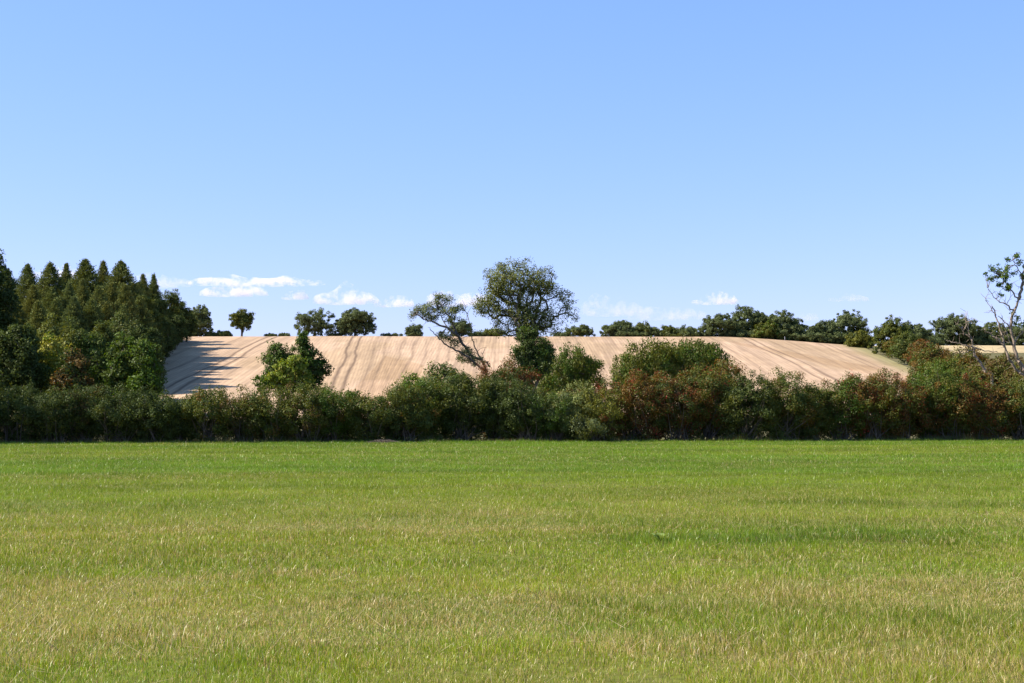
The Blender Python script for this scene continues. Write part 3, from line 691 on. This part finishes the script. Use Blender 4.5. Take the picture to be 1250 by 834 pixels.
limb_tree('willow_tree', 'slanting multi stemmed willow leaning left with thin open foliage', 'tree', None, 90,
  [([(594, 452), (577, 436), (565, 420), (560, 411)], .10, .08), ([(560, 411), (545, 400, -.5), (531, 394, -.8), (520, 390, -1), (506, 383, -1.2)], .085, .03),
   ([(560, 411), (553, 397, .5), (547, 386, .8), (539, 372, 1), (531, 360, 1)], .075, .02), ([(553, 397, .5), (556, 385, 1), (560, 374, 1.2)], .04, .015),
   ([(590, 452), (572, 437, -.5), (556, 427, -.8), (545, 421, -1), (533, 411, -1.2), (525, 402, -1.3)], .08, .02), ([(545, 400, -.5), (538, 386, 0), (534, 378, 0)], .035, .012),
   ([(598, 448, .5), (588, 438, .6), (580, 425, .7), (576, 410, .8), (572, 390, .9), (568, 380, .9)], .06, .015), ([(588, 438, .6), (592, 425, .9)], .03, .01)],
  [(514, 379, 8, 17), (505, 384, 6, 7), (528, 385, 8, 15), (522, 376, 6, 8), (536, 362, 5, 9), (533, 369, 3, 4), (546, 366, 6, 8), (541, 378, 7, 9), (553, 379, 7, 12), (549, 390, 7, 9), (562, 376, 5, 5), (545, 412, 7, 10), (556, 418, 6, 8), (540, 408, 5, 5), (571, 430, 8, 14), (582, 440, 9, 12), (565, 438, 9, 12), (563, 391, 3, 2), (574, 405, 4, 4)],
  [('silver', 2), ('willow', 2), ('olive', .6)], MAT_BARK, 610, crad=.27, per=60, leaf=.10, twigs=90, aspect=.4)
limb_tree('dead_tree', 'mostly bare tree with green leaves only at its top, at the right picture edge', 'tree', None, 84,
  [([(1262, 470), (1250, 452), (1241, 436), (1237, 418), (1234, 398), (1238, 380), (1243, 366)], .13, .06), ([(1243, 366), (1247, 350), (1249, 335), (1252, 318)], .10, .03),
   ([(1243, 366), (1235, 356), (1228, 346), (1222, 338)], .05, .015), ([(1238, 380), (1228, 372), (1216, 366), (1206, 352)], .05, .012), ([(1262, 468), (1247, 455), (1236, 446), (1229, 432), (1225, 416), (1221, 400), (1216, 385), (1211, 374)], .09, .03),
   ([(1226, 424), (1216, 412), (1206, 406), (1200, 402)], .07, .02), ([(1234, 402), (1226, 393), (1218, 386)], .04, .015), ([(1216, 385), (1208, 375), (1203, 364)], .03, .01), ([(1237, 418), (1246, 408), (1256, 400)], .06, .02), ([(1249, 338), (1241, 326), (1236, 318)], .04, .012),
   ([(1247, 350), (1254, 342), (1258, 330)], .04, .015), ([(1241, 430), (1234, 420), (1228, 404), (1222, 396)], .045, .015)],
  [(1222, 335, 10, 20), (1214, 328, 8, 10), (1210, 340, 7, 8), (1204, 333, 3, 3), (1228, 326, 5, 6), (1231, 316, 4, 5), (1241, 313, 4, 6), (1246, 320, 4, 5), (1218, 348, 5, 7), (1230, 350, 5, 7), (1226, 340, 5, 6), (1237, 333, 4, 4), (1250, 336, 5, 7), (1222, 360, 3, 3), (1230, 352, 3, 4), (1243, 389, 4, 5), (1240, 395, 3, 3), (1250, 395, 3, 3), (1236, 383, 2, 2), (1256, 345, 4, 5), (1253, 325, 3, 4)],
  [('green', 3), ('bright', .5)], MAT_DEAD, 611, crad=.17, per=17, leaf=.115, twigs=110, twig_r=.011, aspect=.6)
limb_tree('dead_branch', 'pale bare forked limb sticking up left of the dead tree', 'branch', None, 82,
  [([(1211, 464), (1205, 456), (1198, 446), (1190, 434), (1188, 424)], .085, .06), ([(1188, 424), (1185, 414), (1176, 405), (1166, 396)], .055, .014), ([(1185, 414), (1182, 402), (1178, 390), (1181, 380)], .035, .01), ([(1188, 424), (1175, 421), (1162, 418), (1154, 414)], .05, .012),
   ([(1187, 428), (1178, 430), (1170, 428)], .03, .01), ([(1188, 424), (1202, 428), (1218, 430)], .045, .015), ([(1176, 405), (1180, 396), (1186, 388)], .022, .007)],
  [], OAK, MAT_DEAD, 612, twigs=60, twig_r=.01)

# ------------------------------------------------------------------ the hedge, bush by bush
def hedge_bush(px, top, wpx, mix, label, row=0, seed=0, leaf=.082, berries=0., dens=1., shoots=.5, name='hedge_bush', cat='bush', grp='bushes of the hedge along the meadow'):
    rng = np.random.default_rng(seed)
    Y = 73.; 
    for _ in range(3): Y = float(hedge_y(P(px, 500, Y)[0]))+1.7+row*2.6+((seed*13) % 5-2)*.12
    x = P(px, 500, Y)[0]; gz = float(ground_z(x, Y)); H = P(px, top, Y)[2]-gz; W = M(wpx, Y)/2; D = 1.55
    t = thing(name, (x, Y, gz), label, cat, grp)
    crad = .26; n = int(dens*50*W*H+20)
    d = unit(rng.normal(size=(n, 3))); r = rng.random(n)**(1/3.4)
    se = np.sign(d)*np.abs(d)**.92
    lump = .66+.60*vnoise(d[:, 0]*2.6+seed, d[:, 2]*2.6+d[:, 1]*2, seed)
    cen = se*(r*lump)[:, None]*np.array([W*1.2, D, H*.53])+np.array([0, 0, H*.46])
    fz = np.clip(cen[:, 2]/H, 0, 1); cen[:, 1] = cen[:, 1]*(.55+.52*sst(.05, .7, fz))+.30*(1-fz)      # undercut foot, bulging top
    cen[:, 2] = np.maximum(cen[:, 2], .12)
    cen[:, 2] += (cen[:, 2] > H*.6)*rng.normal(size=n)*.12
    V, F, c = foliage(cen, crad*1.15, 125, leaf, .62, mix, rng, .9)
    # long upright shoots, some arching
    ns = int(n*.3*shoots); k = rng.integers(0, n, ns*2); k = k[cen[k, 2] > H*.45][:ns]
    if len(k):
        L = rng.uniform(.25, .75, len(k)); dv = unit(rng.normal(size=(len(k), 3))*.5+np.array([0, 0, 1.1])+d[k]*.4)
        kk = np.repeat(np.arange(len(k)), 22); tt = rng.random(len(kk))
        pc = cen[k][kk]+dv[kk]*(L[kk]*tt)[:, None]+rng.normal(size=(len(kk), 3))*.045
        V2, F2 = leaf_quads(pc, leaf*.9, .5, rng, dv[kk]); c2 = np.repeat(colours(len(kk), mix, rng, kk), 4, 0)
        F = np.concatenate([F, F2+len(V)]); V = np.concatenate([V, V2]); c = np.concatenate([c, c2])
    mesh('foliage', V, F, MAT_LEAF, t, col=c)
    # stems fanning from the ground
    st = cen[rng.choice(n, min(n, 60), replace=False)]; b0 = np.stack([rng.uniform(-.5, .5, len(st))*W*.8, rng.uniform(-.4, .4, len(st)), 0*st[:, 0]-.05], -1)
    mid = (b0+st)/2+rng.normal(size=st.shape)*.12; mid[:, 2] += .1
    ex = st+unit(st-mid)*.25
    V, F = tubes(np.concatenate([b0, mid, st]), np.concatenate([mid, st, ex]), np.concatenate([np.full(len(st), .028), np.full(len(st), .017), np.full(len(st), .009)]), np.concatenate([np.full(len(st), .017), np.full(len(st), .009), np.full(len(st), .004)]), 4)
    mesh('stems', V, F, MAT_BARK, t, smooth=True)
    if berries:
        nbk = int(n*berries*.55); ks = rng.integers(0, n, nbk); kk = np.repeat(ks, 26)
        pc = cen[kk]+rng.normal(size=(len(kk), 3))*.13+d[kk]*.16
        V, F = leaf_quads(pc, .06, .8, rng); cb = np.array([.30, .035, .02])*(.5+.8*rng.random(len(kk)))[:, None]
        b_ = mesh('berries', V, F, MAT_BERRY, t, col=np.repeat(cb, 4, 0)); b_['kind'] = 'stuff'
    return t
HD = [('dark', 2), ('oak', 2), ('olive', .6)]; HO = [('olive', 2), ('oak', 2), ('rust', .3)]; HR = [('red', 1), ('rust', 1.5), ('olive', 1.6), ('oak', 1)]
HG = [('olive', 1), ('green', 1.4), ('oak', 1)]; HT = [('rust', 1), ('olive', 2), ('oak', 1)]
HB = [
 # px, top, width, mix, label, kw
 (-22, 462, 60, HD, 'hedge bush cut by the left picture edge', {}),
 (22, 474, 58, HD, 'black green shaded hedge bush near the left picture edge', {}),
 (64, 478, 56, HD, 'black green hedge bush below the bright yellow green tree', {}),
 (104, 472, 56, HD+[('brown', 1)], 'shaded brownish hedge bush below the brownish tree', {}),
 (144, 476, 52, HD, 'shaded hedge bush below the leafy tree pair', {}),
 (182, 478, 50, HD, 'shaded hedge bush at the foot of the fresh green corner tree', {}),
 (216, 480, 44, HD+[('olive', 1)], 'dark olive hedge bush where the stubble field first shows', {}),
 (252, 474, 46, HO, 'spiky topped olive hedge bush right of the wood corner', dict(shoots=1.6)),
 (292, 477, 54, [('olive', 2), ('brown', 1.2), ('oak', 1)], 'brownish hedge bush with pale twigs left of the lime green bush', dict(shoots=.9)),
 (334, 475, 52, HO, 'olive hedge bush directly under the lime green bush', {}),
 (374, 473, 50, [('olive', 2), ('brown', .6), ('oak', 1)], 'olive hedge bush directly under the dark pointed tree', {}),
 (412, 473, 48, HG, 'light olive hedge bush right of the pointed trees', {}),
 (450, 482, 44, HO, 'lowest hedge bush, at the dip below the middle tramlines', {}),
 (488, 470, 50, HO, 'hedge bush rising at the right side of the dip', {}),
 (524, 463, 54, HG, 'tall olive hedge bush below the leaning willow, left one', dict(row=.6)),
 (564, 455, 56, HD+[('olive', 1)], 'tall dark hedge bush below the leaning willow, right one', dict(row=.6)),
 (604, 452, 52, HD, 'tall dark hedge bush just left of the reddish hawthorn', dict(row=.4)),
 (622, 436, 54, [('red', 1.6), ('rust', 1), ('oak', 1.4)], 'rusty red hawthorn left of the big willow trunk', dict(row=1.6, berries=.12, name='hawthorn_bush')),
 (642, 474, 46, HD, 'dark hedge bush below the big willow', {}),
 (672, 478, 34, [('silver', 1), ('green', 1), ('oak', 1)], 'grey green hedge bush right of the gap by the big willow', {}),
 (704, 472, 52, [('willow', 1.2), ('olive', 1), ('red', .15)], 'grassy green hedge bush below the rounded bush', dict(shoots=1.5, row=.3)),
 (716, 508, 44, [('silver', .7), ('olive', 1)], 'low pale green shrub at the hedge foot right of the big willow', dict(row=-.35, shoots=1.)),
 (738, 478, 40, [('goldbush', 1.4), ('olive', 1.2), ('red', .2)], 'yellow green hedge bush left of the big red berried hawthorn', {}),
 (778, 454, 66, HR, 'big red berried hawthorn below the left olive bush', dict(berries=.28, name='hawthorn_bush', row=.3)),
 (826, 456, 60, [('red', 1.2), ('rust', 1), ('olive', 1.2), ('oak', 1.6)], 'red brown hawthorn below the right olive bush', dict(berries=.2, name='hawthorn_bush', row=.3)),
 (872, 446, 54, HT+[('red', .4)], 'tall tawny hawthorn at the right end of the olive bushes', dict(berries=.14, name='hawthorn_bush', row=.5)),
 (914, 459, 52, HD+[('olive', 1.2)], 'dark olive hedge bush where the right stubble field begins', {}),
 (954, 461, 50, HO, 'olive hedge bush below the double tramline on the right', {}),
 (992, 470, 48, HT, 'tawny low hedge bush at the right dip', dict(shoots=.8)),
 (1026, 457, 48, HG+[('red', .4)], 'green hedge bush right of the right dip', dict(berries=.06)),
 (1060, 453, 54, HR, 'red tinged hawthorn below the right part of the stubble field', dict(berries=.2, name='hawthorn_bush')),
 (1100, 459, 50, HR, 'rusty hawthorn under the lower right field corner', dict(berries=.16, name='hawthorn_bush')),
 (1136, 452, 52, HG, 'green hedge bush below the tawny wide bushes', dict(row=.4)),
 (1170, 456, 52, HT+[('red', .5)], 'tawny hedge bush left of the pale forked limb', dict(berries=.08)),
 (1206, 460, 52, [('red', 1), ('rust', 1), ('oak', 1), ('olive', 1)], 'reddish topped hawthorn at the foot of the pale forked limb', dict(berries=.16, name='hawthorn_bush')),
 (1244, 462, 54, HO, 'olive hedge bush at the foot of the dead tree', {}),
 (1286, 460, 54, HD, 'hedge bush cut by the right picture edge', {}),
 (1330, 462, 54, HO, 'hedge bush outside the picture, continuing the hedge past its edge', {}),
 (1374, 458, 54, HD, 'hedge bush outside the picture, continuing the hedge past its edge', {}),
 (1420, 461, 54, HT, 'hedge bush outside the picture, continuing the hedge past its edge', {}),
 (1466, 460, 54, HO, 'hedge bush outside the picture, continuing the hedge past its edge', {}),
 (-66, 476, 54, HD, 'hedge bush outside the picture, continuing the hedge past its edge', {}),
 (-110, 480, 54, HD, 'hedge bush outside the picture, continuing the hedge past its edge', {}),
 (-154, 474, 54, HO, 'hedge bush outside the picture, continuing the hedge past its edge', {}),

]
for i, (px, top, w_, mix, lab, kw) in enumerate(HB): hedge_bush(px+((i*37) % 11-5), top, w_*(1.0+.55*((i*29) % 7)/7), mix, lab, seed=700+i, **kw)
# brushwood heap and a dead grass tuft at the hedge foot, a broad leaved weed in the meadow
def heap(px, wpx, hpx, label, seed):
    rng = np.random.default_rng(seed); Y = float(hedge_y(P(px, 500, 72)[0]))-.1; x = P(px, 500, Y)[0]; gz = float(ground_z(x, Y))
    n = 240; W = M(wpx, Y)/2; H = M(hpx, Y)
    p0 = np.stack([rng.uniform(-1, 1, n)*W, rng.uniform(-.4, .8, n), rng.random(n)**1.5*H*.5], -1)
    d = unit(rng.normal(size=(n, 3))*np.array([1, .8, .45])); L = rng.uniform(.3, .9, n)[:, None]; p1 = p0+d*L; p1[:, 2] = np.clip(p1[:, 2], .02, H*(1.1-np.abs(p1[:, 0])/W*.6))
    V, F = tubes(p0, p1, np.full(n, .012), np.full(n, .006), 4)
    o = mesh('brushwood_heap', V, F, MAT_BARK, smooth=True); o.location = (x, Y, gz); tag(o, label, 'brushwood')
heap(468, 30, 5, 'heap of thin dry twigs at the hedge foot, below the dip in the hedge', 1)
#heap(300, 22, 10, 'small tangle of dry stems at the hedge foot below the lime green bush', 2)
def weed(px, py):
    Y = 17.6; x = P(px, py, Y)[0]; gz = float(ground_z(x, Y)); t = thing('dock_weed', (x, Y, gz), 'single broad leaved weed standing above the short meadow grass', 'weed')
    rng = np.random.default_rng(3)
    for i in range(6):
        a = i*1.1+.4; L = .13+.03*(i % 3); w_ = .035; u = np.array([math.cos(a), math.sin(a), 0]); s_ = np.array([-math.sin(a), math.cos(a), 0])
        f = np.linspace(0, 1, 6); ctr = u[None]*(f*L*.7)[:, None]+np.array([0, 0, 1])[None]*(.02+.11*np.sin(f*2.1))[:, None]
        wd = w_*np.sin(math.pi*np.clip(f*.95+.04, 0, 1))**.7
        V = np.stack([ctr-s_*wd[:, None], ctr-np.array([0, 0, .006]), ctr+s_*wd[:, None]], 1).reshape(-1, 3)
        F = np.array([[j*3+q, j*3+q+1, j*3+q+4, j*3+q+3] for j in range(5) for q in (0, 1)])
        mesh('leaf', V, F, MAT_GRASS, t, col=np.tile([.20, .27, .07], (len(V), 1))*(.9+.2*rng.random()), smooth=True)
weed(805, 660)
# small pale post at the foot of the crest trees
def post(px, label):
    Y = 362.; x = P(px, 412, Y)[0]; gz = float(ground_z(x, Y)); V, F = tubes([(0, 0, -.2)], [(0, 0, .95)], [.07], [.06], 8)
    V2, F2 = tubes([(0, 0, .94)], [(0, 0, 1.0)], [.08], [.02], 8)
    m_, nt, out = nmat('weathered_wood_pale'); p_ = nt.nodes.new('ShaderNodeBsdfPrincipled'); n_ = nt.nodes.new('ShaderNodeTexNoise'); cr = nt.nodes.new('ShaderNodeValToRGB')
    cr.color_ramp.elements[0].color = (.35, .36, .38, 1); cr.color_ramp.elements[1].color = (.6, .6, .6, 1); nt.links.new(n_.outputs[0], cr.inputs[0]); nt.links.new(cr.outputs[0], p_.inputs[0]); nt.links.new(p_.outputs[0], out.inputs[0])
    o = mesh('marker_post', np.concatenate([V, V2]), [F, F2+len(V)], m_); o.location = (x, Y, gz); tag(o, label, 'post')
post(958, 'small pale post at the field edge under the broad dark crest oak')

# ------------------------------------------------------------------ clouds far away
def cloud_mat(name, dens):
    m, nt, out = nmat(name); N = nt.nodes.new; L = nt.links.new
    tc = N('ShaderNodeTexCoord'); n = N('ShaderNodeTexNoise'); n.inputs['Scale'].default_value = .011; n.inputs['Detail'].default_value = 4; n.inputs['Roughness'].default_value = .6
    L(tc.outputs['Object'], n.inputs['Vector'])
    r = N('ShaderNodeMapRange'); r.inputs[1].default_value = .50; r.inputs[2].default_value = .60; r.inputs[3].default_value = 0; r.inputs[4].default_value = dens
    L(n.outputs[0], r.inputs[0])
    v = N('ShaderNodeVolumePrincipled'); v.inputs['Color'].default_value = (.96, .915, .945, 1); v.inputs['Anisotropy'].default_value = .2
    L(r.outputs[0], v.inputs['Density']); L(v.outputs[0], out.inputs['Volume'])
    return m
CM = cloud_mat('cloud_vapour', .010); CMF = cloud_mat('cloud_vapour_thin', .003)
CD = 12000.
def cloud(px0, px1, top, bot, label, thin=False, seed=0):
    rng = np.random.default_rng(seed)
    c = P((px0+px1)/2, bot, CD); W = M(px1-px0, CD)/2; H = M(bot-top, CD); D = max(W*.45, 110)
    nu, nv = 64, 20
    u = np.linspace(0, 2*math.pi, nu, endpoint=False); v = np.linspace(-1, 1, nv)*math.pi/2
    Uu, Vv = np.meshgrid(u, v); x = np.cos(Uu)*np.cos(Vv); y = np.sin(Uu)*np.cos(Vv); z = np.sin(Vv)
    prof = fbm(x*W/150+seed*9, y*D/150+4, seed, 3); z2 = np.where(z > 0, z*(.35+1.0*prof), z*.12)
    rr = .85+.3*fbm(x*2+seed, y*2+z, seed+5, 2)
    V = np.stack([x*rr*W, y*rr*D, z2*H+H*.1], -1).reshape(-1, 3)
    i = np.arange(nu*nv).reshape(nv, nu); j = np.roll(i, -1, 1)
    F = np.stack([i[:-1], j[:-1], j[1:], i[1:]], -1).reshape(-1, 4)
    o = mesh('cloud', V, F, CMF if thin else CM, smooth=True); o.location = [float(q) for q in c]
    tag(o, label, 'cloud', 'small clouds low over the hill')
CL = [
 (220, 402, 337, 348, 'long thin flat cloud, highest one over the left part of the hill', False),
 (238, 330, 348, 362, 'short white cloud directly under the long thin one', False),
 (342, 378, 351, 366, 'small white puff above the crest tree pair, left of the biggest cloud', False),
 (380, 464, 349, 372, 'biggest white puffy cloud above the crest tree pair', False),
 (455, 508, 359, 375, 'white puff right of the biggest cloud', False),
 (515, 608, 355, 374, 'white cloud behind the leaning willow and the big willow', False),
 (700, 800, 360, 386, 'faint lavender cloud right of the big willow', True),
 (766, 865, 375, 391, 'faint low cloud just above the crest row', True),
 (845, 904, 357, 372, 'small white puff above the tallest crest oaks', False),
 (1012, 1062, 358, 368, 'tiny faint cloud high above the right end of the crest', True),
 (40, 104, 320, 340, 'white cloud showing between the conifer tips at left', False),
 (150, 235, 330, 352, 'faint pinkish cloud right of the tallest conifer', True),
 (968, 1000, 380, 392, 'faint scrap of cloud behind the right crest oaks', True),
]
for i, a in enumerate(CL): cloud(*a[:5], thin=a[5], seed=20+i)

# ------------------------------------------------------------------ light
SUN_EL = R(42); AZ = R(3)        # sun from the left, a little behind the camera
sv = np.array([-math.cos(AZ)*math.cos(SUN_EL), -math.sin(AZ)*math.cos(SUN_EL), math.sin(SUN_EL)])   # towards the sun
from mathutils import Vector
sl = bpy.data.lights.new('sun', 'SUN'); sl.energy = 5.0; sl.angle = R(.53); sl.color = (1, .91, .78)
so = bpy.data.objects.new('sun', sl); C.objects.link(so); so.rotation_euler = Vector([float(q) for q in -sv]).to_track_quat('-Z', 'Y').to_euler()
wd = bpy.data.worlds.new('World'); sc.world = wd; wd.use_nodes = True; nt = wd.node_tree; nt.nodes.clear()
sk = nt.nodes.new('ShaderNodeTexSky'); sk.sky_type = 'NISHITA'; sk.sun_disc = False; sk.sun_elevation = SUN_EL
sk.sun_rotation = math.atan2(sv[0], sv[1]) % (2*math.pi)
sk.altitude = 0; sk.air_density = 1.0; sk.dust_density = .2; sk.ozone_density = 3.
bg = nt.nodes.new('ShaderNodeBackground'); bg.inputs[1].default_value = .10; ow = nt.nodes.new('ShaderNodeOutputWorld')
sp = nt.nodes.new('ShaderNodeSeparateColor'); cb = nt.nodes.new('ShaderNodeCombineColor'); nt.links.new(sk.outputs[0], sp.inputs[0])
for ch, (g_, k_) in enumerate(((.80, .905), (.60, 1.32), (.78, 1.5))):      # white balance and tone of the clear sky
    pw = nt.nodes.new('ShaderNodeMath'); pw.operation = 'POWER'; pw.inputs[1].default_value = g_; nt.links.new(sp.outputs[ch], pw.inputs[0])
    ml = nt.nodes.new('ShaderNodeMath'); ml.operation = 'MULTIPLY'; ml.inputs[1].default_value = k_; nt.links.new(pw.outputs[0], ml.inputs[0]); nt.links.new(ml.outputs[0], cb.inputs[ch])
nt.links.new(cb.outputs[0], bg.inputs[0])
nt.links.new(bg.outputs[0], ow.inputs[0])
sc.view_settings.view_transform = 'Standard'; sc.view_settings.look = 'None'; sc.view_settings.exposure = 1.1; sc.view_settings.gamma = 1
sc.cycles.volume_bounces = 16; sc.cycles.max_bounces = 18; sc.cycles.diffuse_bounces = 4; sc.cycles.transmission_bounces = 4; sc.cycles.volume_step_rate = 2.0; sc.cycles.volume_max_steps = 128
